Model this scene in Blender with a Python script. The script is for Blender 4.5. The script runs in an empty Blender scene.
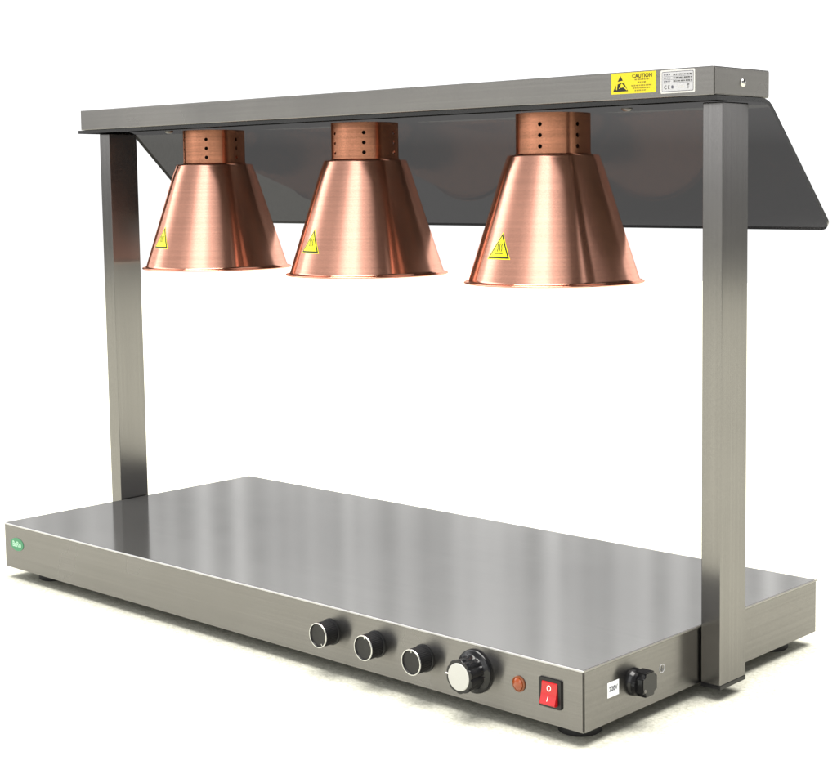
import bpy, bmesh, math, random
from mathutils import Vector, Matrix
random.seed(4)
scene = bpy.context.scene
COL = scene.collection
PI = math.pi

# ------------------------------------------------------------------ dimensions (metres)
L, D, H = 1.2, .5136, .0726
PW, PY0, PY1 = .0281, .2296, .2862
BX0, BX1, BY0, BY1, BZ0, BZ1 = -.0284, 1.2431, .1916, .3121, .7129, .7459
LX = (.1925, .5528, .9174)
LY = .2998
GROUND_Z = -.0175
GX0, GX1, GY, GZ = -.0430, 1.2452, .4632, .5518

# ------------------------------------------------------------------ materials
def new_mat(name):
    m = bpy.data.materials.new(name); m.use_nodes = True
    nt = m.node_tree; nt.nodes.clear()
    out = nt.nodes.new('ShaderNodeOutputMaterial')
    return m, nt, out

def N(nt, t, **kw):
    n = nt.nodes.new(t)
    for k, v in kw.items():
        if hasattr(n, k) and not k[0].isupper(): setattr(n, k, v)
    return n

def principled(name, col, rough=.4, metal=0, coat=0, ior=1.45, bump=0, bscale=200, var=0, emit=None):
    m, nt, out = new_mat(name)
    p = N(nt, 'ShaderNodeBsdfPrincipled')
    p.inputs['Base Color'].default_value = (*col, 1)
    p.inputs['Roughness'].default_value = rough
    p.inputs['Metallic'].default_value = metal
    p.inputs['IOR'].default_value = ior
    p.inputs['Coat Weight'].default_value = coat
    tc = N(nt, 'ShaderNodeTexCoord')
    nz = N(nt, 'ShaderNodeTexNoise'); nz.inputs['Scale'].default_value = bscale
    nz.inputs['Detail'].default_value = 4
    nt.links.new(tc.outputs['Object'], nz.inputs['Vector'])
    mr = N(nt, 'ShaderNodeMapRange')
    mr.inputs['To Min'].default_value = max(0.02, rough - .06); mr.inputs['To Max'].default_value = rough + .08
    nt.links.new(nz.outputs['Fac'], mr.inputs['Value']); nt.links.new(mr.outputs['Result'], p.inputs['Roughness'])
    if var:
        mx = N(nt, 'ShaderNodeMix', data_type='RGBA')
        mx.inputs['A'].default_value = (*[c * (1 - var) for c in col], 1)
        mx.inputs['B'].default_value = (*[min(1, c * (1 + var)) for c in col], 1)
        nt.links.new(nz.outputs['Fac'], mx.inputs['Factor']); nt.links.new(mx.outputs['Result'], p.inputs['Base Color'])
    if bump:
        b = N(nt, 'ShaderNodeBump'); b.inputs['Strength'].default_value = bump; b.inputs['Distance'].default_value = .001
        nt.links.new(nz.outputs['Fac'], b.inputs['Height']); nt.links.new(b.outputs['Normal'], p.inputs['Normal'])
    nt.links.new(p.outputs[0], out.inputs[0])
    return m

def brushed(name, col, stretch, rough=.2, bump=.1, rough2=None, streak=.05, diffuse=.03, dcol=None, wave=0, dist=.00002, tangent=(0, 0, 1), aniso=.75, worldpos=False):
    """brushed sheet metal: fine scratches stretched along one axis of the object"""
    m, nt, out = new_mat(name)
    tc = N(nt, 'ShaderNodeTexCoord')
    if worldpos: tc = N(nt, 'ShaderNodeNewGeometry')       # so the three shades do not share one pattern
    src = tc.outputs['Position' if worldpos else 'Object']
    mp = N(nt, 'ShaderNodeMapping'); mp.inputs['Scale'].default_value = stretch
    nt.links.new(src, mp.inputs['Vector'])
    nz = N(nt, 'ShaderNodeTexNoise'); nz.inputs['Scale'].default_value = 1; nz.inputs['Detail'].default_value = 1
    nt.links.new(mp.outputs[0], nz.inputs['Vector'])
    big = N(nt, 'ShaderNodeTexNoise'); big.inputs['Scale'].default_value = 9; big.inputs['Detail'].default_value = 3
    nt.links.new(src, big.inputs['Vector'])
    fine = N(nt, 'ShaderNodeTexNoise'); fine.inputs['Scale'].default_value = 620; fine.inputs['Detail'].default_value = 1
    nt.links.new(src, fine.inputs['Vector'])
    # colour: base * (scratch + smudge)
    add = N(nt, 'ShaderNodeMath', operation='ADD'); nt.links.new(nz.outputs['Fac'], add.inputs[0]); nt.links.new(big.outputs['Fac'], add.inputs[1])
    add2 = N(nt, 'ShaderNodeMath', operation='ADD'); nt.links.new(add.outputs[0], add2.inputs[0]); nt.links.new(fine.outputs['Fac'], add2.inputs[1])
    mr = N(nt, 'ShaderNodeMapRange'); mr.inputs['From Min'].default_value = .9; mr.inputs['From Max'].default_value = 2.1
    mr.inputs['To Min'].default_value = 1 - streak; mr.inputs['To Max'].default_value = 1 + streak
    nt.links.new(add2.outputs[0], mr.inputs['Value'])
    vm = N(nt, 'ShaderNodeVectorMath', operation='SCALE'); vm.inputs[0].default_value = col
    nt.links.new(mr.outputs['Result'], vm.inputs['Scale'])
    g = N(nt, 'ShaderNodeBsdfAnisotropic'); g.distribution = 'GGX'
    nt.links.new(vm.outputs[0], g.inputs['Color'])
    rr = N(nt, 'ShaderNodeMapRange'); rr.inputs['To Min'].default_value = rough * .8; rr.inputs['To Max'].default_value = rough * 1.25
    nt.links.new(big.outputs['Fac'], rr.inputs['Value']); nt.links.new(rr.outputs['Result'], g.inputs['Roughness'])
    b = N(nt, 'ShaderNodeBump'); b.inputs['Strength'].default_value = bump; b.inputs['Distance'].default_value = dist
    nt.links.new(nz.outputs['Fac'], b.inputs['Height'])
    last = b
    if wave:
        w = N(nt, 'ShaderNodeTexNoise'); w.inputs['Scale'].default_value = 5; w.inputs['Detail'].default_value = 0
        nt.links.new(src, w.inputs['Vector'])
        b2 = N(nt, 'ShaderNodeBump'); b2.inputs['Strength'].default_value = 1; b2.inputs['Distance'].default_value = wave
        nt.links.new(w.outputs['Fac'], b2.inputs['Height']); nt.links.new(b.outputs['Normal'], b2.inputs['Normal']); last = b2
    if bump or wave: nt.links.new(last.outputs['Normal'], g.inputs['Normal'])
    cx = N(nt, 'ShaderNodeCombineXYZ')
    for i in range(3): cx.inputs[i].default_value = tangent[i]
    nt.links.new(cx.outputs[0], g.inputs['Tangent']); g.inputs['Anisotropy'].default_value = aniso; g.inputs['Rotation'].default_value = .25
    df = N(nt, 'ShaderNodeBsdfDiffuse'); df.inputs['Color'].default_value = (*(dcol or col), 1)
    mx = N(nt, 'ShaderNodeMixShader'); mx.inputs[0].default_value = diffuse
    nt.links.new(g.outputs[0], mx.inputs[1]); nt.links.new(df.outputs[0], mx.inputs[2]); nt.links.new(mx.outputs[0], out.inputs[0])
    return m

STEEL = (.213, .207, .203)
M = {}
M['steel_x'] = brushed('brushed_steel_lengthwise', STEEL, (2, 400, 400), rough=.25, bump=0, streak=.13, tangent=(0, .5, .87), aniso=.6)
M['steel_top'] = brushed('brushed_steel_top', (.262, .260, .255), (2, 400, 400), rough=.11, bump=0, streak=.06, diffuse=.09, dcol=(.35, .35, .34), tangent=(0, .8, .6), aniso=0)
M['steel_y'] = brushed('brushed_steel_crosswise', STEEL, (400, 2, 400), rough=.25, bump=0, streak=.13, tangent=(0, .5, .87), aniso=.6)
M['steel_z'] = brushed('brushed_steel_upright', STEEL, (400, 400, 2), rough=.23, bump=0, streak=.13, tangent=(1, 1, 0), aniso=.5)
M['copper'] = brushed('brushed_copper', (.79, .405, .300), (3, 3, 330), rough=.165, bump=.2, streak=.17, diffuse=.05, dcol=(.75, .33, .2), tangent=(0, 0, 1), aniso=.6, worldpos=True)
M['copper_collar'] = brushed('aged_copper', (.46, .205, .125), (3, 3, 300), rough=.20, bump=.2, streak=.38, diffuse=.06, dcol=(.5, .2, .11), tangent=(0, 0, 1), aniso=.5, worldpos=True)
M['edge'] = principled('painted_edge_glint', (.52, .52, .53), .40, .85)  # paler than the plate: the front edge glint is put into this colour
M['edge_glint_faint'] = principled('painted_edge_glint_faint', (.30, .29, .275), .42, .85)  # slightly paler than the plate, a weaker painted glint for the right edge
M['dull_steel'] = principled('dull_zinc', (.16, .155, .15), .4, 1)
M['chrome'] = principled('polished_steel', (.55, .54, .52), .12, 1)
M['black'] = principled('black_plastic', (.005, .005, .006), .4, 0, bump=.15, bscale=500)
M['black_gloss'] = principled('glossy_black_plastic', (.006, .006, .007), .16)
M['black_face'] = principled('black_knob_face', (.004, .004, .0045), .6, bump=.1, bscale=900)
M['rubber'] = principled('black_rubber', (.012, .012, .012), .6, bump=.3, bscale=300)
M['white_ring'] = principled('silver_ring', (.62, .62, .61), .22, .85)
M['white_disc'] = principled('satin_white_disc', (.50, .50, .475), .4, var=.08, bscale=900)
M['red'] = principled('red_rocker', (.46, .006, .009), .18, coat=.3)
M['white_print'] = principled('white_print', (.85, .82, .8), .4)
M['amber'] = principled('amber_lens', (.27, .055, .012), .15, coat=.5)
M['amber_ring'] = principled('amber_bezel', (.20, .06, .02), .3)
M['yellow'] = principled('yellow_vinyl', (.66, .55, .012), .3, var=.06, bscale=300)
M['lemon'] = principled('lemon_vinyl', (.82, .80, .01), .3)
M['olive'] = principled('olive_print', (.10, .09, .01), .4)
M['ink'] = principled('black_ink', (.012, .011, .008), .45)
M['ink_brown'] = principled('faded_ink', (.16, .12, .02), .5)
M['ink_grey'] = principled('grey_ink', (.10, .10, .13), .5)
M['silver_label'] = principled('silver_label', (.50, .50, .53), .35, var=.1, bscale=500)
M['silver_rim'] = principled('silver_label_rim', (.62, .61, .60), .35)
M['paper'] = principled('white_paper_label', (.82, .85, .88), .5)
M['green'] = principled('green_badge', (.03, .22, .10), .3)
M['green_print'] = principled('pale_green_print', (.42, .70, .52), .4)
M['dark_hole'] = principled('lamp_holder_black', (.01, .008, .007), .7)

def glass_mat():
    m, nt, out = new_mat('smoked_glass')
    geo = N(nt, 'ShaderNodeNewGeometry')
    tr = N(nt, 'ShaderNodeBsdfTransparent'); tr.inputs[0].default_value = (.268, .266, .265, 1)
    gl = N(nt, 'ShaderNodeBsdfGlossy'); gl.inputs['Color'].default_value = (.95, .95, .95, 1); gl.inputs['Roughness'].default_value = .015
    fr = N(nt, 'ShaderNodeFresnel'); fr.inputs['IOR'].default_value = 1.45
    mn = N(nt, 'ShaderNodeMath', operation='MINIMUM'); mn.inputs[1].default_value = .020
    nt.links.new(fr.outputs[0], mn.inputs[0])
    inv = N(nt, 'ShaderNodeMath', operation='SUBTRACT'); inv.inputs[0].default_value = 1
    nt.links.new(geo.outputs['Backfacing'], inv.inputs[1])
    mu = N(nt, 'ShaderNodeMath', operation='MULTIPLY'); nt.links.new(mn.outputs[0], mu.inputs[0]); nt.links.new(inv.outputs[0], mu.inputs[1])
    mx = N(nt, 'ShaderNodeMixShader')
    nt.links.new(mu.outputs[0], mx.inputs[0]); nt.links.new(tr.outputs[0], mx.inputs[1]); nt.links.new(gl.outputs[0], mx.inputs[2])
    nt.links.new(mx.outputs[0], out.inputs[0])
    return m
M['glass'] = glass_mat()
M['glass_edge'] = principled('dark_glass_edge', (.012, .012, .013), .25)

def ground_mat():
    m, nt, out = new_mat('white_grainy_ground')
    tc = N(nt, 'ShaderNodeTexCoord')
    a = N(nt, 'ShaderNodeTexNoise'); a.inputs['Scale'].default_value = 420; a.inputs['Detail'].default_value = 3; a.inputs['Roughness'].default_value = .7
    c = N(nt, 'ShaderNodeTexNoise'); c.inputs['Scale'].default_value = 150; c.inputs['Detail'].default_value = 3
    nt.links.new(tc.outputs['Object'], a.inputs['Vector']); nt.links.new(tc.outputs['Object'], c.inputs['Vector'])
    ad = N(nt, 'ShaderNodeMath', operation='ADD'); nt.links.new(a.outputs['Fac'], ad.inputs[0]); nt.links.new(c.outputs['Fac'], ad.inputs[1])
    r = N(nt, 'ShaderNodeValToRGB')
    r.color_ramp.elements[0].position = .34; r.color_ramp.elements[0].color = (.40, .40, .33, 1)
    r.color_ramp.elements[1].position = .62; r.color_ramp.elements[1].color = (.64, .635, .56, 1)
    h = N(nt, 'ShaderNodeMath', operation='MULTIPLY'); h.inputs[1].default_value = .5
    nt.links.new(ad.outputs[0], h.inputs[0]); nt.links.new(h.outputs[0], r.inputs[0])
    p = N(nt, 'ShaderNodeBsdfDiffuse')
    nt.links.new(r.outputs[0], p.inputs['Color'])
    b = N(nt, 'ShaderNodeBump'); b.inputs['Strength'].default_value = .5; b.inputs['Distance'].default_value = .0015
    nt.links.new(ad.outputs[0], b.inputs['Height']); nt.links.new(b.outputs[0], p.inputs['Normal'])
    nt.links.new(p.outputs[0], out.inputs[0])
    return m
M['ground'] = ground_mat()

# ------------------------------------------------------------------ mesh helpers
class MB:
    """collects shapes, each with a material, into ONE mesh"""
    def __init__(s): s.v, s.f, s.m, s.sm, s.mats = [], [], [], [], []
    def mi(s, mat):
        if mat not in s.mats: s.mats.append(mat)
        return s.mats.index(mat)
    def add(s, verts, faces, mat, smooth=False, X=None):
        o = len(s.v)
        for p in verts:
            p = Vector(p)
            s.v.append(tuple(X @ p if X else p))
        k = s.mi(mat)
        for f in faces: s.f.append([o + i for i in f]); s.m.append(k); s.sm.append(smooth)
    def box(s, a, b, mat, bev=0, seg=3, X=None):
        bm = bmesh.new(); bmesh.ops.create_cube(bm, size=1)
        for v in bm.verts:
            v.co = Vector([(a[i] + b[i]) / 2 + v.co[i] * (b[i] - a[i]) for i in range(3)])
        if bev: bmesh.ops.bevel(bm, geom=bm.edges[:], offset=bev, segments=seg, affect='EDGES', profile=.5)
        s.frombm(bm, mat, bool(bev), X)
    def frombm(s, bm, mat, smooth=False, X=None):
        bm.verts.index_update()
        s.add([v.co for v in bm.verts], [[v.index for v in f.verts] for f in bm.faces], mat, smooth, X); bm.free()
    def lathe(s, prof, mat, n=96, X=None, smooth=True, capa=False, capb=False, flute=None):
        vs = []; fs = []
        for k, (r, z) in enumerate(prof):
            for i in range(n):
                a = 2 * PI * i / n; q = r
                if flute and flute[0] <= k <= flute[1]: q = r * (1 + flute[3] * (abs(math.sin(a * flute[2] / 2)) ** .5 - 1))
                vs.append((q * math.cos(a), q * math.sin(a), z))
        for k in range(len(prof) - 1):
            for i in range(n):
                j = (i + 1) % n
                fs.append((k * n + i, k * n + j, (k + 1) * n + j, (k + 1) * n + i))
        if capa: fs.append(tuple(reversed(range(n))))
        if capb: fs.append(tuple((len(prof) - 1) * n + i for i in range(n)))
        s.add(vs, fs, mat, smooth, X)
    def poly(s, pts, mat, X=None, thick=0):
        n = len(pts); vs = [(p[0], p[1], 0) for p in pts]
        if not thick: s.add(vs, [tuple(range(n))], mat, False, X)
        else:
            vs2 = [(p[0], p[1], thick) for p in pts]
            s.add(vs + vs2, [tuple(reversed(range(n))), tuple(range(n, 2 * n))] + [(i, (i + 1) % n, n + (i + 1) % n, n + i) for i in range(n)], mat, False, X)
    def text(s, txt, size, mat, X, sx=1, bold=0, shear=0):
        cu = bpy.data.curves.new('lettering', 'FONT'); cu.body = txt; cu.size = size; cu.align_x = 'CENTER'; cu.align_y = 'CENTER'
        cu.offset = bold; cu.resolution_u = 4; cu.shear = shear
        o = bpy.data.objects.new('lettering', cu); COL.objects.link(o)
        dg = bpy.context.evaluated_depsgraph_get(); dg.update()
        me = bpy.data.meshes.new_from_object(o.evaluated_get(dg))
        s.add([(v.co.x * sx, v.co.y, 0) for v in me.vertices], [tuple(p.vertices) for p in me.polygons], mat, False, X)
        bpy.data.objects.remove(o); bpy.data.curves.remove(cu); bpy.data.meshes.remove(me)
    def build(s, name, parent=None, label=None, loc=None, sharp=35):
        me = bpy.data.meshes.new(name)
        me.from_pydata([tuple(v) for v in s.v], [], s.f)
        for mt in s.mats: me.materials.append(mt)
        me.polygons.foreach_set('material_index', s.m)
        me.polygons.foreach_set('use_smooth', s.sm); me.update()
        bm = bmesh.new(); bm.from_mesh(me)
        for e in bm.edges:
            if len(e.link_faces) == 2 and e.calc_face_angle(0) > math.radians(sharp): e.smooth = False
        bm.to_mesh(me); bm.free()
        # vertex normals weighted by face area, split at the sharp edges, so large flat faces stay flat
        bm = bmesh.new(); bm.from_mesh(me); bm.faces.ensure_lookup_table()
        nr = [None] * len(me.loops)
        for f in bm.faces:
            for lp in f.loops:
                n = Vector((0, 0, 0))
                if f.smooth:
                    seen = {f}; stack = [f]
                    while stack:
                        h = stack.pop(); n += h.normal * h.calc_area()
                        for e in h.edges:
                            if lp.vert in e.verts and e.smooth:
                                for q in e.link_faces:
                                    if q not in seen and q.smooth and q.material_index == f.material_index: seen.add(q); stack.append(q)
                if n.length < 1e-12: n = f.normal.copy()
                nr[me.polygons[f.index].loop_start + [l for l in f.loops].index(lp)] = n.normalized()
        bm.free(); me.normals_split_custom_set(nr)
        o = bpy.data.objects.new(name, me); COL.objects.link(o)
        if parent: o.parent = parent
        if loc: o.location = loc
        if label: o['label'] = label
        return o

def frameX(origin, xa, ya):
    """matrix whose local x/y run along xa/ya (so z = xa x ya)"""
    xa = Vector(xa).normalized(); ya = Vector(ya).normalized(); za = xa.cross(ya)
    m = Matrix((xa, ya, za)).transposed().to_4x4(); m.translation = Vector(origin)
    return m
def front(x, z, y=0): return frameX((x, y, z), (1, 0, 0), (0, 0, 1))      # local z -> -y (out of the front)
def side(y, z, x=L): return frameX((x, y, z), (0, 1, 0), (0, 0, 1))       # local z -> +x (out of the right end)

# ------------------------------------------------------------------ ground
g = MB(); S = 7
g.add([(-S, -S, 0), (S, -S, 0), (S, S, 0), (-S, S, 0)], [(0, 1, 2, 3)], M['ground'])
gr = g.build('ground', loc=(0, 0, GROUND_Z)); gr['kind'] = 'structure'

# ------------------------------------------------------------------ the appliance: one thing
root = bpy.data.objects.new('food_warmer', None); COL.objects.link(root)
root.location = (0, 0, 0); root.empty_display_size = .1
root['label'] = 'stainless steel food warming station with three copper heat lamps over a flat hot base'
root['category'] = 'food warmer'

# base housing: folded sheet with the panels' return edges, open seam at the corners
TT = .0024
m = MB()
bm = bmesh.new(); bmesh.ops.create_cube(bm, size=1)
for v in bm.verts: v.co = Vector((L / 2 + v.co.x * L, D / 2 + v.co.y * D, (H - TT) / 2 + v.co.z * (H - TT)))
bmesh.ops.bevel(bm, geom=[e for e in bm.edges if min(e.verts[0].co.z, e.verts[1].co.z) < .001], offset=.0011, segments=2, affect='EDGES')
m.frombm(bm, M['steel_x'], True)
base = m.build('base_housing', root, 'brushed steel housing of the base')
# right-hand end panel, its own sheet lapping the corner
m = MB()
m.box((L - .001, .0022, .0004), (L + .0009, D - .001, H - TT - .0001), M['steel_y'], .0004, 2)
m.build('end_panel', base)
m = MB()
m.box((-.0009, .0022, .0004), (.001, D - .001, H - TT - .0001), M['steel_y'], .0004, 2)
m.build('end_panel', base)
# top plate
m = MB()
bm = bmesh.new(); bmesh.ops.create_cube(bm, size=1)
for v in bm.verts: v.co = Vector((L / 2 + v.co.x * (L + .0022), D / 2 + v.co.y * (D + .0010), H - TT / 2 + v.co.z * TT))
bmesh.ops.bevel(bm, geom=[e for e in bm.edges if abs(e.verts[0].co.z - e.verts[1].co.z) > .001], offset=.0012, segments=3, affect='EDGES')
bmesh.ops.bevel(bm, geom=[e for e in bm.edges if e.verts[0].co.z > H - .0001 and e.verts[1].co.z > H - .0001], offset=.0018, segments=6, affect='EDGES')
m.frombm(bm, M['steel_top'], True)
hp = m.build('hot_plate', root, 'smooth brushed steel top of the base')
m = MB(); m.box((-.0013, -.0013, H - .0024), (L + .0012, .0006, H + .0002), M['edge'], .0008, 4)  # strip added over the front top edge to show it as a bright glint
m.build('edge_glint_strip', hp, 'added front edge strip with the glint put into its pale colour')
m = MB(); m.box((L - .0002, .0007, H - .0024), (L + .0014, D + .0006, H + .0001), M['edge_glint_faint'], .0007, 3)  # added strip along the right top edge, painted with a fainter glint
m.build('edge_glint_strip', hp)
# feet
for (x, y) in ((.070, .047), (1.158, .047), (1.158, .463), (.070, .463)):
    m = MB()
    m.lathe([(.019, 0), (.0235, -.003), (.0255, -.010), (.0255, GROUND_Z + .001), (.024, GROUND_Z)], M['rubber'], 48, capb=True)
    m.lathe([(.008, .001), (.008, -.002)], M['chrome'], 24)
    m.build('foot', root, loc=(x, y, 0))

# ---------------- posts
def post(x0, x1):
    m = MB()
    m.box((x0, PY0, .0021), (x1, PY1, BZ0 - .0060), M['steel_z'], .0013, 3)
    o = m.build('post', root)
    c = MB(); c.box((x0 - .0004, PY0 - .0004, -.0028), (x1 + .0004, PY1 + .0004, .0024), M['black'], .0006, 2)
    c.build('end_cap', o)
    s = MB()
    xa, xb = (L + .0011, x0 + .0003) if x0 > .5 else (x1 - .0003, -.0011)
    for z in (.035,):
        s.lathe([(.007, 0), (.007, abs(xb - xa))], M['black'], 24, X=frameX((min(xa, xb), (PY0 + PY1) / 2, z), (0, 1, 0), (0, 0, 1)))
    s.build('spacer', o)
    return o
post(L + .0030, L + .0030 + PW)
post(-.0030 - PW, -.0030)

# ---------------- top beam
m = MB()
m.box((BX0, BY0, BZ0), (BX1, BY1, BZ1), M['steel_x'], .0011, 3)
beam = m.build('beam', root)
m = MB()
m.box((BX1 - .0006, BY0 + .0022, BZ0 + .0016), (BX1 + .0009, BY1 - .0014, BZ1 - .0016), M['steel_y'], .0004, 2)
m.build('end_plate', beam)
m = MB()
m.lathe([(.0050, .0), (.0050, .0005), (.0042, .0018), (.0026, .0028), (.0010, .0030), (.0, .0030)], M['chrome'], 32, X=side(.2522, .7285, BX1 + .0009))
m.build('screw', beam)
# caution sticker
def word_bars(m, x0, y, w, h, mat, X, seed, z=.0003):
    """unreadable small print: a row of short word-like dashes"""
    r = random.Random(seed); x = x0
    while x < x0 + w:
        ww = r.uniform(.0012, .0042); ww = min(ww, x0 + w - x)
        k = int(ww / .0006) + 1
        for i in range(k):
            hh = h * r.uniform(.6, 1)
            m.add([(x + i * .0006, y - hh / 2, z), (x + i * .0006 + .0004, y - hh / 2, z), (x + i * .0006 + .0004, y + hh / 2, z), (x + i * .0006, y + hh / 2, z)], [(0, 1, 2, 3)], mat, False, X)
        x += ww + .0011
def rect(w, h): return [(-w / 2, -h / 2), (w / 2, -h / 2), (w / 2, h / 2), (-w / 2, h / 2)]
def T(X, x, y, z=0): return X @ Matrix.Translation((x, y, z))
sx0, sx1 = 1.0969, 1.1629
X = front((sx0 + sx1) / 2, .7322, BY0)
m = MB()
m.poly(rect(.066, .0250), M['yellow'], X, .0002)
Xp = T(X, 0, 0, .0003)
def tri(cx, cy, w, h): return [(cx - w / 2, cy - h / 2), (cx + w / 2, cy - h / 2), (cx, cy + h / 2)]
m.poly([(-.0305, -.0095), (-.0078, -.0095), (-.0192, .0092)], M['ink'], Xp)
# the pale hand and the slash through the triangle
m.poly([(-.0262, -.0012), (-.0236, .0022), (-.0150, .0034), (-.0128, -.0002), (-.0190, .0008)], M['yellow'], T(X, 0, 0, .0005))
m.poly([(-.0254, -.0072), (-.0242, -.0075), (-.0232, -.0008), (-.0196, .0002), (-.0244, .0010), (-.0256, -.0012)], M['yellow'], T(X, 0, 0, .0006))
m.poly([(-.0180, -.0002), (-.0168, -.0002), (-.0086, -.0078), (-.0098, -.0084), (-.0150, -.0046), (-.0186, -.0052), (-.0204, -.0040), (-.0200, -.0062), (-.0216, -.0060), (-.0190, -.0022)], M['yellow'], T(X, 0, 0, .0005))
m.text('CAUTION', .0066, M['ink'], T(X, .0128, .0078, .0004), .98, .00012)
for k, (y, a, w) in enumerate(((.0036, .002, .021), (.0004, .006, .012), (-.0034, -.003, .029), (-.0064, -.001, .025), (-.0092, .002, .016))):
    word_bars(m, a, y, w, .0019, M['ink_brown'], X, 10 + k)
m.build('caution_sticker', beam, 'yellow caution sticker with black triangle')
# rating label
X = front(1.1935, .7308, BY0)
m = MB()
def rrect(w, h, r, n=5):
    p = []
    for cx, cy, a0 in ((w / 2 - r, h / 2 - r, 0), (-w / 2 + r, h / 2 - r, 90), (-w / 2 + r, -h / 2 + r, 180), (w / 2 - r, -h / 2 + r, 270)):
        for i in range(n + 1):
            a = math.radians(a0 + 90 * i / n); p.append((cx + r * math.cos(a), cy + r * math.sin(a)))
    return p
m.poly(rrect(.0485, .0272, .0018), M['silver_rim'], X, .0002)
m.poly(rrect(.0445, .0232, .0014), M['ink_grey'], T(X, 0, 0, .0003))
m.poly(rrect(.0432, .0219, .001), M['silver_label'], T(X, 0, 0, .0004))
for k, y in enumerate((.0080, .0042, .0004)):
    word_bars(m, -.0195, y, .009, .0019, M['ink_grey'], X, 30 + k, .0005)
    word_bars(m, -.0060, y, .0255, .0021, M['ink'] if k < 3 else M['ink_grey'], X, 40 + k, .0005)
    m.poly(rect(.041, .0003), M['ink_grey'], T(X, 0, y - .0019, .0005))
m.text('C E', .0062, M['ink'], T(X, -.0150, -.0066, .0005), .9, .00005)
m.poly(rrect(.003, .004, .0014), M['ink_grey'], T(X, -.0072, -.0064, .0005))
word_bars(m, .001, -.0062, .008, .0022, M['silver_rim'], X, 55, .0005)
m.poly(rect(.0007, .0050), M['ink'], T(X, .0150, -.0066, .0005)); m.poly(rect(.0034, .0009), M['ink'], T(X, .0150, -.0042, .0005))
m.build('rating_label', beam, 'silver rating label with rows of small print')

# ---------------- smoked glass: flat under the beam, bent and sloping down behind
prof = [(BY0 + .004, BZ0 - .003)]
c = Vector((BY1 - .004, BZ0 - .003)); d1 = Vector((1, 0)); d2 = (Vector((GY, GZ)) - c).normalized()
rb = .014
for i in range(9):
    t = i / 8; p = (1 - t) ** 2 * (c - d1 * rb) + 2 * t * (1 - t) * c + t * t * (c + d2 * rb); prof.append((p.x, p.y))
end = Vector((GY, GZ)); plen = (end - c).length; R = .014
for s_ in (.3, .6): p = c + d2 * plen * s_; prof.append((p.x, p.y))
for i in range(9):
    a = PI / 2 * i / 8; p = end - d2 * R * (1 - math.sin(a)); prof.append((p.x, p.y))
m = MB(); th = .0054
vs = []; n = len(prof)
for k, (y, z) in enumerate(prof):
    a = Vector(prof[max(0, k - 1)]); b = Vector(prof[min(n - 1, k + 1)]); t = (b - a).normalized(); nn = Vector((-t.y, t.x))   # up / back side
    ins = 0
    if k >= n - 9: ins = R * (1 - math.cos(PI / 2 * (k - (n - 9)) / 8))
    for sgn in (-1, 1):
        q = Vector((y, z)) + nn * (sgn * th / 2)
        vs.append((GX0 + ins, q.x, q.y)); vs.append((GX1 - ins, q.x, q.y))
ff = []; fe = []
for k in range(n - 1):
    a = 4 * k; b = 4 * (k + 1)
    ff.append((a, b, b + 1, a + 1)); ff.append((a + 2, a + 3, b + 3, b + 2))
    fe.append((a, a + 2, b + 2, b)); fe.append((a + 1, b + 1, b + 3, a + 3))
fe.append((0, 1, 3, 2)); b = 4 * (n - 1); fe.append((b, b + 2, b + 3, b + 1))
bm = bmesh.new(); bv = [bm.verts.new(v) for v in vs]
for f in ff: bm.faces.new([bv[i] for i in f]).material_index = 0
for f in fe: bm.faces.new([bv[i] for i in f]).material_index = 1
bmesh.ops.recalc_face_normals(bm, faces=bm.faces[:])
me = bpy.data.meshes.new('glass_shield')
for f in bm.faces: f.smooth = f.material_index == 0
for e in bm.edges:
    if len({f.material_index for f in e.link_faces}) > 1: e.smooth = False
bm.to_mesh(me); bm.free(); me.materials.append(M['glass']); me.materials.append(M['glass_edge'])
gl = bpy.data.objects.new('glass_shield', me); COL.objects.link(gl); gl.parent = root
gl['label'] = 'smoked glass sneeze guard sloping down behind the beam'
zb = BZ0 - .003 - th / 2
# the steel rail and screws that hold the glass up against the beam
for (x, y) in ((1.068, .262), (.1518, .2399)):
    m = MB(); m.lathe([(.0070, 0), (.0070, -.0014), (.0055, -.0032), (.0035, -.0042), (.0, -.0042)], M['dull_steel'], 32)
    m.build('bolt', gl, loc=(x, y, zb))

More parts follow.
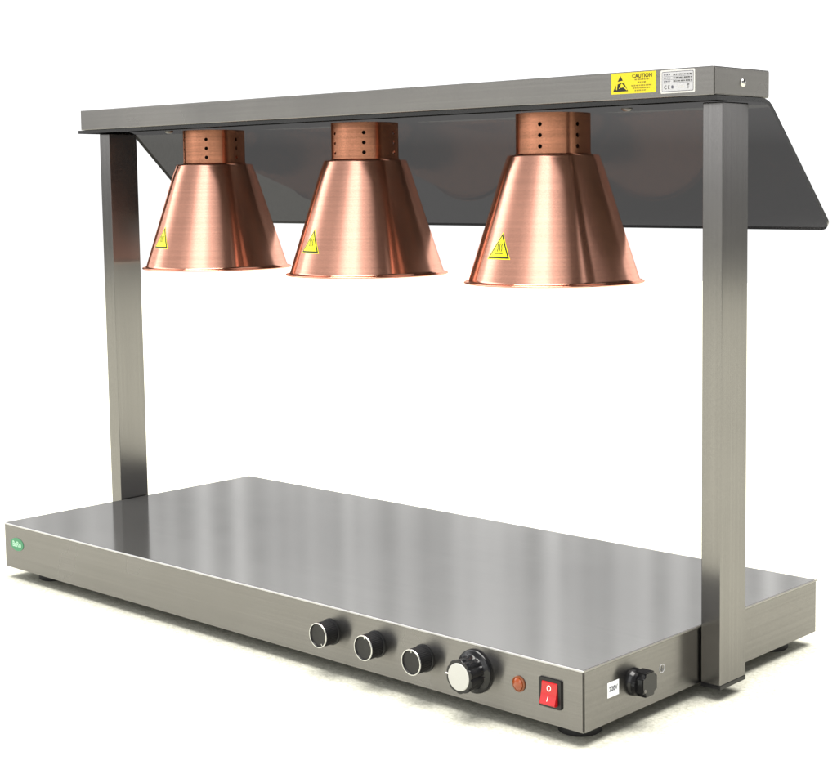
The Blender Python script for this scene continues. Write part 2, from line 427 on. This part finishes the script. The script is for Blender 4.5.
# ---------------- heat lamps
RR, RT, ZR, ZT, RN = .1205, .0622, .4815, .6515, .0503
def cone_r(z): return (RR - .0035) + (z - ZR) / (ZT - ZR) * (RT - (RR - .0035))
def heat_lamp(x, hole_deg, stick_deg):
    t = .0011
    m = MB()
    pr = [(RN - .0025, ZT + .0002), (RN + .003, ZT + .0004), (RT - .0022, ZT + .0002), (RT - .0009, ZT - .0002), (RT - .0001, ZT - .0010), (RT + .0006, ZT - .0026), (RT + .0012, ZT - .005)]
    for i in range(1, 13):
        z = ZT - .005 + (ZR + .0055 - ZT + .005) * i / 12; pr.append((cone_r(z) + .0006 * (1 - i / 12), z))
    rl = cone_r(ZR + .0055)
    pr += [(rl + .0008, ZR + .0035), (rl + .0024, ZR + .0020), (RR + .0008, ZR + .0016), (RR + .0020, ZR + .0008), (RR + .0020, ZR - .0003), (RR + .0008, ZR - .0010), (rl + .001, ZR - .0004), (rl - .0006, ZR + .0010)]
    for i in range(0, 13):
        z = ZR + .003 + (ZT - .004 - ZR - .003) * i / 12; pr.append((cone_r(z) - t, z))
    pr += [(RT - .004, ZT - .0015), (RN - .0025, ZT - .0014), (RN - .0025, ZT + .0002)]
    m.lathe(pr, M['copper'], 160)
    sh = m.build('heat_lamp', root, 'brushed copper conical lamp shade', loc=(x, LY, 0), sharp=60)
    # perforated collar
    m = MB(); zt = zb - .0002; z0 = ZT
    m.lathe([(RN - .0016, z0 + .0004), (RN + .0018, z0 + .0005), (RN + .0006, z0 + .0018), (RN, z0 + .004), (RN, zt), (RN - .0016, zt), (RN - .0016, z0 + .0004)], M['copper_collar'], 120)
    co = m.build('collar', sh, sharp=50)
    def weld(o):
        bm = bmesh.new(); bm.from_mesh(o.data); bmesh.ops.remove_doubles(bm, verts=bm.verts[:], dist=1e-6)
        bmesh.ops.recalc_face_normals(bm, faces=bm.faces[:]); bm.to_mesh(o.data); bm.free()
    weld(co)
    cut = MB()
    for k in range(6):
        a = math.radians(hole_deg + 60 * k)
        for z in (.6915, .6770, .6625):
            dirv = Vector((math.cos(a), math.sin(a), 0))
            Xc = frameX(Vector((0, 0, z)) + dirv * (RN - .006), (-math.sin(a), math.cos(a), 0), (0, 0, 1))
            cut.lathe([(.0028, 0), (.0028, .012)], M['copper_collar'], 16, X=Xc, capa=True, capb=True)
    cu = cut.build('hole_cutter', loc=(x, LY, 0)); weld(cu)
    md = co.modifiers.new('holes', 'BOOLEAN'); md.operation = 'DIFFERENCE'; md.object = cu; md.solver = 'EXACT'
    dg = bpy.context.evaluated_depsgraph_get(); dg.update()
    me = bpy.data.meshes.new_from_object(co.evaluated_get(dg)); co.modifiers.clear(); co.data = me
    nrm = []
    for p in me.polygons:
        p.use_smooth = True
        c = p.center; rad = math.hypot(c.x, c.y); out_ = p.normal.x * c.x + p.normal.y * c.y
        for li in p.loop_indices:
            v = me.vertices[me.loops[li].vertex_index].co
            if rad > RN - .0005 and out_ / rad > .95: nrm.append(Vector((v.x, v.y, 0)).normalized())
            else: nrm.append(Vector(p.normal))
    me.normals_split_custom_set(nrm)
    bpy.data.objects.remove(cu)
    # lamp holder inside the collar
    m = MB(); m.lathe([(.0, zt - .001), (.046, zt - .001), (.0455, zt - .004), (.034, zt - .006), (.033, .648), (.028, .636), (.0, .636)], M['dark_hole'], 48)
    m.build('lamp_holder', sh)
    # hot surface sticker wrapped on the cone
    m = MB()
    zc = .5335; half = math.atan((RR - .0035 - RT) / (ZT - ZR)); cs = math.cos(half)
    def on(u, v, lift):
        z = zc + v * cs; r = cone_r(z) + .0004 + lift; a = math.radians(stick_deg) + u / cone_r(zc)
        return (r * math.cos(a), r * math.sin(a), z)
    def patch(A, B, C_, mat, lift, nn=8):
        idx = {}; vs = []; fs = []
        for i in range(nn + 1):
            for j in range(nn + 1 - i):
                k = nn - i - j; u = (A[0] * k + B[0] * j + C_[0] * i) / nn; v = (A[1] * k + B[1] * j + C_[1] * i) / nn
                idx[i, j] = len(vs); vs.append(on(u, v, lift))
        for i in range(nn):
            for j in range(nn - i):
                fs.append((idx[i, j], idx[i, j + 1], idx[i + 1, j]))
                if j < nn - i - 1: fs.append((idx[i, j + 1], idx[i + 1, j + 1], idx[i + 1, j]))
        m.add(vs, fs, mat, True)
    def quad(pts, mat, lift): m.add([on(u, v, lift) for u, v in pts], [tuple(range(len(pts)))], mat, True)
    def trip(w, h, dy): return (-w / 2, -h / 2 + dy), (w / 2, -h / 2 + dy), (0, h / 2 + dy)
    patch(*trip(.0405, .0372, 0), M['lemon'], .0000)
    patch(*trip(.0370, .0338, -.0004), M['ink'], .0002)
    patch(*trip(.0308, .0280, -.0012), M['lemon'], .0004)
    for q in (-1, 0, 1):
        cx = q * .0036
        pts = [(cx + .0007 * math.sin(i / 8 * 2 * PI), -.0078 + .0105 * i / 8) for i in range(9)]
        for (u0, v0), (u1, v1) in zip(pts, pts[1:]): quad([(u0 - .0007, v0), (u0 + .0007, v0), (u1 + .0007, v1), (u1 - .0007, v1)], M['olive'], .0008)
    quad([(-.0072, -.0112), (.0072, -.0112), (.0072, -.0100), (-.0072, -.0100)], M['olive'], .0008)
    m.build('warning_sticker', sh, 'yellow triangular hot surface warning')
    return sh
heat_lamp(LX[0], -52.8, -97.0)
heat_lamp(LX[1], -45.4, -96.3)
heat_lamp(LX[2], -71.0, -94.6)

# ---------------- controls on the front
def knob(x, z, deg):
    r = .0163
    m = MB(); X = front(x, z)
    m.lathe([(r + .0010, 0), (r + .0010, .0016), (r - .0004, .0022), (r - .0002, .0205), (r - .0006, .0222), (r - .0016, .0228), (r - .0022, .0214), (.0, .0210)], M['black'], 120, X=X, flute=(2, 3, 40, .03))
    o = m.build('control_knob', root, sharp=50)
    q = MB(); q.lathe([(r - .0014, .0222), (r - .0013, .0232), (r - .0003, .0232), (r + .0001, .0226), (r + .0001, .0219)], M['white_ring'], 96, X=X)
    q.build('ring', o)
    q = MB(); a = math.radians(deg); Xr = X @ Matrix.Translation((0, 0, .0216)) @ Matrix.Rotation(a, 4, 'Z')
    q.add([(-.0006, r - .0048, 0), (.0006, r - .0048, 0), (.0006, r - .0016, 0), (-.0006, r - .0016, 0)], [(0, 1, 2, 3)], M['white_ring'], False, Xr)
    q.build('pointer', o)
knob(.7853, .0387, 205); knob(.8691, .0386, -6); knob(.9530, .0374, 3)
X = front(1.0385, .0390)
m = MB()
m.lathe([(.0262, 0), (.0266, .0016), (.0262, .0040), (.0245, .0056), (.0215, .0066), (.0205, .0085), (.0196, .014), (.0200, .021), (.0208, .0275), (.0206, .0292), (.0190, .0300), (.0, .0298)], M['black_gloss'], 144, X=X, flute=(5, 9, 10, .10))
o = m.build('thermostat_knob', root, 'larger black fluted knob with white disc face', sharp=50)
q = MB(); q.lathe([(.0166, .0299), (.0163, .0308), (.0155, .0311), (.0, .0311)], M['white_disc'], 96, X=X); q.build('disc', o)
q = MB(); Xr = X @ Matrix.Translation((0, 0, .0304)) @ Matrix.Rotation(math.radians(86), 4, 'Z')
q.box((-.0007, .0158, -.0006), (.0007, .0204, .0004), M['white_print'], 0, X=Xr); q.build('pointer', o)
# indicator light
X = front(1.1058, .0378); m = MB()
m.lathe([(.0094, 0), (.0094, .0014), (.0080, .0022), (.0074, .0016)], M['amber_ring'], 48, X=X)
o = m.build('indicator_lamp', root)
m = MB(); m.lathe([(.0074, .0014), (.0072, .0030), (.0055, .0046), (.003, .0054), (.0, .0056)], M['amber'], 48, X=X); m.build('lens', o)
# rocker switch
X = front(1.1537, .0374); m = MB()
w, h = .0326, .0342
outer = rrect(w, h, .002, 4); inner = rrect(w - .0092, h - .0072, .001, 4); nO = len(outer)
vs = [(p[0], p[1], 0) for p in outer] + [(p[0] * .99, p[1] * .99, .0024) for p in outer] + [(p[0], p[1], .0024) for p in inner] + [(p[0], p[1], -.0006) for p in inner]
fs = []
for i in range(nO):
    j = (i + 1) % nO
    for a in range(3): fs.append((a * nO + i, a * nO + j, (a + 1) * nO + j, (a + 1) * nO + i))
m.add(vs, fs, M['black'], False, X)
m.poly([(p[0], p[1]) for p in inner], M['black'], T(X, 0, 0, .0002))
sw = m.build('power_switch', root, 'black framed red rocker switch')
m = MB(); rw, rh = .0222, .0262
prf = [(-rh / 2, .0), (-rh / 2, .0070), (-rh / 2 + .0010, .0078), (0, .0034), (rh / 2 - .0015, .0030), (rh / 2, .0022), (rh / 2, .0)]
prf = [(-rh / 2, 0), (-rh / 2, .0066), (-rh / 2 + .0007, .0076), (-rh / 2 + .0016, .0078)] + [(-rh / 2 + .0016 + (rh - .003) * i / 10, .0078 - .0046 * (i / 10) + -.0009 * math.sin(PI * i / 10)) for i in range(1, 11)] + [(rh / 2, .0022), (rh / 2, 0)]
k = len(prf)
vs = [(-rw / 2, a, b) for a, b in prf] + [(rw / 2, a, b) for a, b in prf]
fs = [(i, i + k, i + k + 1, i + 1) for i in range(k - 1)] + [tuple(range(k)), tuple(reversed(range(k, 2 * k)))]
bm = bmesh.new(); bv = [bm.verts.new(v) for v in vs]
for f in fs: bm.faces.new([bv[i] for i in f])
bmesh.ops.recalc_face_normals(bm, faces=bm.faces[:]); m.frombm(bm, M['red'], True, X)
def rock_z(y): t = (y + rh / 2 - .0016) / (rh - .003); return .0078 - .0046 * t - .0009 * math.sin(PI * max(0, min(1, t))) + .0004
n = 24
for i in range(n):
    a0, a1 = 2 * PI * i / n, 2 * PI * (i + 1) / n; q = []
    for a, r in ((a0, .0031), (a1, .0031), (a1, .0021), (a0, .0021)):
        x_, y_ = r * math.cos(a), .0062 + r * 1.1 * math.sin(a); q.append((x_, y_, rock_z(y_)))
    m.add(q, [(0, 1, 2, 3)], M['white_print'], False, X)
q = [(-.0012, -.0085), (-.0002, -.0085), (.0006, -.0030), (-.0004, -.0030)]
m.add([(a, b, rock_z(b)) for a, b in q], [(0, 1, 2, 3)], M['white_print'], False, X)
m.build('rocker', sw, sharp=30)
# green oval badge
X = front(.0366, .0412); m = MB()
m.poly([(.0190 * math.cos(2 * PI * i / 48), .0105 * math.sin(2 * PI * i / 48)) for i in range(48)], M['green'], X, .0006)
m.text('BaRo', .0125, M['green_print'], T(X, 0, 0, .0008), .95, .0003)
m.build('badge', root, 'small green oval badge with pale lettering')

# ---------------- right end: label, plug, earth mark
XE = L + .0009
X = side(.0541, .0385, XE); m = MB()
m.poly(rect(.0216, .0178), M['paper'], X, .0002)
m.text('220V', .0078, M['ink_grey'], T(X, 0, .0006, .0004), .95, .0003)
m.build('voltage_label', root, 'small white label on the right end')
X = side(.0930, .0372, XE); m = MB()
m.lathe([(.0162, 0), (.0164, .0012), (.0158, .0042), (.0146, .0056), (.0142, .0085), (.0142, .012), (.0, .012)], M['black_gloss'], 64, X=X)
o = m.build('cable_gland', root, 'black plug fitting on the right end', sharp=50)
m = MB(); X2 = T(X, .0035, 0, 0)
bm = bmesh.new(); bmesh.ops.create_cube(bm, size=1)
for v in bm.verts: v.co = Vector((v.co.x * .0285, v.co.y * .0285, .0130 + v.co.z * .0170))
bmesh.ops.bevel(bm, geom=[e for e in bm.edges if abs((e.verts[0].co - e.verts[1].co).z) > .01], offset=.0055, segments=3, affect='EDGES')
bmesh.ops.bevel(bm, geom=bm.edges[:], offset=.0009, segments=2, affect='EDGES')
m.frombm(bm, M['black_gloss'], True, X2)
m.lathe([(.0022, .0213), (.0020, .0222), (.0, .0224)], M['dull_steel'], 20, X=T(X2, -.010, -.006))
m.build('plug', o, sharp=40)
X = side(.1500, .0384, XE); m = MB()
m.lathe([(.0054, .0001), (.0054, .0004), (.0046, .0004), (.0046, .0001)], M['silver_label'], 32, X=X)
for (w, h, y) in ((.0007, .0035, .0012), (.0052, .0006, -.0006), (.0034, .0006, -.0018), (.0016, .0006, -.0029)):
    m.poly(rect(w, h), M['ink_grey'], T(X, 0, y, .0003))
m.build('earth_mark', root)

# ------------------------------------------------------------------ light
YAW, PITCH, ROLL = .72894, .09828, -.01065
world = bpy.data.worlds.new('World'); scene.world = world; world.use_nodes = True
nt = world.node_tree; nt.nodes.clear()
out = N(nt, 'ShaderNodeOutputWorld'); bg = N(nt, 'ShaderNodeBackground'); nt.links.new(bg.outputs[0], out.inputs[0])
tc = N(nt, 'ShaderNodeTexCoord')
def dot(v):
    n = N(nt, 'ShaderNodeVectorMath', operation='DOT_PRODUCT'); n.inputs[1].default_value = v
    nt.links.new(tc.outputs['Generated'], n.inputs[0]); return n.outputs['Value']
db = dot((math.sin(YAW), -math.cos(YAW), 0)); dr = dot((math.cos(YAW), math.sin(YAW), 0)); dz = dot((0, 0, 1))
def mth(op, a, b=None, c=None):
    n = N(nt, 'ShaderNodeMath', operation=op)
    for i, q in enumerate((a, b, c)):
        if q is None: continue
        if isinstance(q, (int, float)): n.inputs[i].default_value = q
        else: nt.links.new(q, n.inputs[i])
    return n.outputs[0]
az = mth('ADD', mth('DIVIDE', mth('ARCTAN2', dr, db), 2 * PI), .5)     # .5 = behind the viewer's side, 0/1 = beyond the appliance
def ramp(stops, interp='LINEAR'):
    r = N(nt, 'ShaderNodeValToRGB'); cr = r.color_ramp; cr.interpolation = interp
    K = 4.0
    stops = [((d + 180) / 360, v) for d, v in stops]
    def col(v):
        if not isinstance(v, tuple): v = (v, v, v)
        return (v[0] / K, v[1] / K, v[2] / K, 1)
    cr.elements[0].position, cr.elements[0].color = stops[0][0], col(stops[0][1])
    cr.elements[1].position, cr.elements[1].color = stops[-1][0], col(stops[-1][1])
    for p, v in stops[1:-1]:
        e = cr.elements.new(p); e.color = col(v)
    nt.links.new(az, r.inputs[0])
    s = N(nt, 'ShaderNodeVectorMath', operation='SCALE'); s.inputs['Scale'].default_value = K
    nt.links.new(r.outputs[0], s.inputs[0]); return s.outputs[0]
LOW = ramp([(-180, 1.45), (-150, 1.2), (-125, 1.15), (-105, 1.25), (-92, 1.45), (-72, 2.1), (-45, 1.5), (0, .9), (60, .8), (90, 1.0), (105, 1.1), (125, 1.3), (150, 1.6), (180, 1.45)], 'EASE')
HIGH = ramp([(-180, .05), (-158, .08), (-142, .7), (-135, 3.6), (-114, 3.4), (-104, 2.2), (-96, .95), (-84, .55), (-62, .6), (-46, 1.0), (-31, 2.5), (-16, 2.7), (-4, 1.35), (10, .8), (25, .10), (36, .05), (41, .8), (50, .6), (64, .25), (90, .07), (150, .04), (180, .05)])
# vertical variations of the surroundings beyond the appliance (seen blurred in the top plate)
nz = N(nt, 'ShaderNodeTexNoise'); nz.noise_dimensions = '1D'; nz.inputs['Scale'].default_value = 520; nz.inputs['Detail'].default_value = 3
nt.links.new(az, nz.inputs['W'])
st = mth('MULTIPLY_ADD', nz.outputs['Fac'], 2.9, -.42)
fwd = N(nt, 'ShaderNodeMapRange'); fwd.interpolation_type = 'SMOOTHSTEP'; fwd.inputs['From Min'].default_value = -.35; fwd.inputs['From Max'].default_value = -.8
nt.links.new(db, fwd.inputs['Value'])
up_ = N(nt, 'ShaderNodeMapRange'); up_.interpolation_type = 'SMOOTHSTEP'; up_.inputs['From Min'].default_value = .10; up_.inputs['From Max'].default_value = .15
nt.links.new(dz, up_.inputs['Value']); fup = mth('MULTIPLY', fwd.outputs[0], up_.outputs[0])
stm = N(nt, 'ShaderNodeMix', data_type='FLOAT'); nt.links.new(fup, stm.inputs['Factor']); stm.inputs['A'].default_value = 1; nt.links.new(st, stm.inputs['B'])
lows = N(nt, 'ShaderNodeVectorMath', operation='SCALE'); nt.links.new(LOW, lows.inputs[0]); nt.links.new(stm.outputs[0], lows.inputs['Scale'])
# keep the far side clear of grey: never under 1.08
mxv = N(nt, 'ShaderNodeVectorMath', operation='MAXIMUM'); nt.links.new(lows.outputs[0], mxv.inputs[0])
dk = N(nt, 'ShaderNodeMapRange'); dk.interpolation_type = 'SMOOTHSTEP'; dk.inputs['From Min'].default_value = -.01; dk.inputs['From Max'].default_value = .05
dk.inputs['To Min'].default_value = .28; nt.links.new(dz, dk.inputs['Value'])          # a dark far edge at the horizon on the viewer's side
dks = N(nt, 'ShaderNodeVectorMath', operation='SCALE'); nt.links.new(lows.outputs[0], dks.inputs[0]); nt.links.new(dk.outputs[0], dks.inputs['Scale'])
nt.links.new(dks.outputs[0], mxv.inputs[0])
flo = N(nt, 'ShaderNodeVectorMath', operation='SCALE'); flo.inputs[0].default_value = (1.06, 1.06, 1.06); nt.links.new(fwd.outputs[0], flo.inputs['Scale'])
nt.links.new(flo.outputs[0], mxv.inputs[1])
bl = N(nt, 'ShaderNodeMapRange'); bl.interpolation_type = 'SMOOTHSTEP'; bl.inputs['From Min'].default_value = .16; bl.inputs['From Max'].default_value = .30
hz = mth('MULTIPLY_ADD', fwd.outputs[0], -.30, dz)      # beyond the appliance the bright surroundings reach higher
nt.links.new(hz, bl.inputs['Value'])
mix = N(nt, 'ShaderNodeMix', data_type='RGBA'); nt.links.new(bl.outputs[0], mix.inputs['Factor']); nt.links.new(mxv.outputs[0], mix.inputs['A']); nt.links.new(HIGH, mix.inputs['B'])
b2 = N(nt, 'ShaderNodeMapRange'); b2.interpolation_type = 'SMOOTHSTEP'; b2.inputs['From Min'].default_value = .75; b2.inputs['From Max'].default_value = .92
nt.links.new(dz, b2.inputs['Value'])
mix2 = N(nt, 'ShaderNodeMix', data_type='RGBA'); nt.links.new(b2.outputs[0], mix2.inputs['Factor']); nt.links.new(mix.outputs['Result'], mix2.inputs['A']); mix2.inputs['B'].default_value = (.2, .2, .2, 1)
nt.links.new(mix2.outputs['Result'], bg.inputs['Color']); bg.inputs['Strength'].default_value = .5

sd = bpy.data.lights.new('sun', 'SUN'); sd.energy = 5.0; sd.angle = math.radians(60); sd.color = (1, .975, .93)
so = bpy.data.objects.new('sun', sd); COL.objects.link(so)
so.rotation_euler = Vector((0.0, -.12, -1)).to_track_quat('-Z', 'Y').to_euler()

# ------------------------------------------------------------------ camera (solved from the photograph)
cam = bpy.data.cameras.new('camera'); co = bpy.data.objects.new('camera', cam); COL.objects.link(co); scene.camera = co
fw = Vector((-math.sin(YAW) * math.cos(PITCH), math.cos(YAW) * math.cos(PITCH), -math.sin(PITCH)))
rt = fw.cross(Vector((0, 0, 1))).normalized(); up = rt.cross(fw)
Rv = math.cos(ROLL) * rt + math.sin(ROLL) * up; Uv = -math.sin(ROLL) * rt + math.cos(ROLL) * up
mm = Matrix((Rv, Uv, -fw)).transposed().to_4x4(); mm.translation = (2.22461, -1.30389, .61129)
co.matrix_world = mm
cam.sensor_fit = 'HORIZONTAL'; cam.sensor_width = 36; cam.lens = 36 * 1526.07 / 837
cam.shift_x = -67.445 / 837; cam.shift_y = -54.996 / 837
cam.clip_start = .05; cam.clip_end = 300
scene.view_settings.view_transform = 'Standard'; scene.view_settings.look = 'None'
scene.view_settings.exposure = 1; scene.view_settings.gamma = 1
scene.render.engine = 'CYCLES'
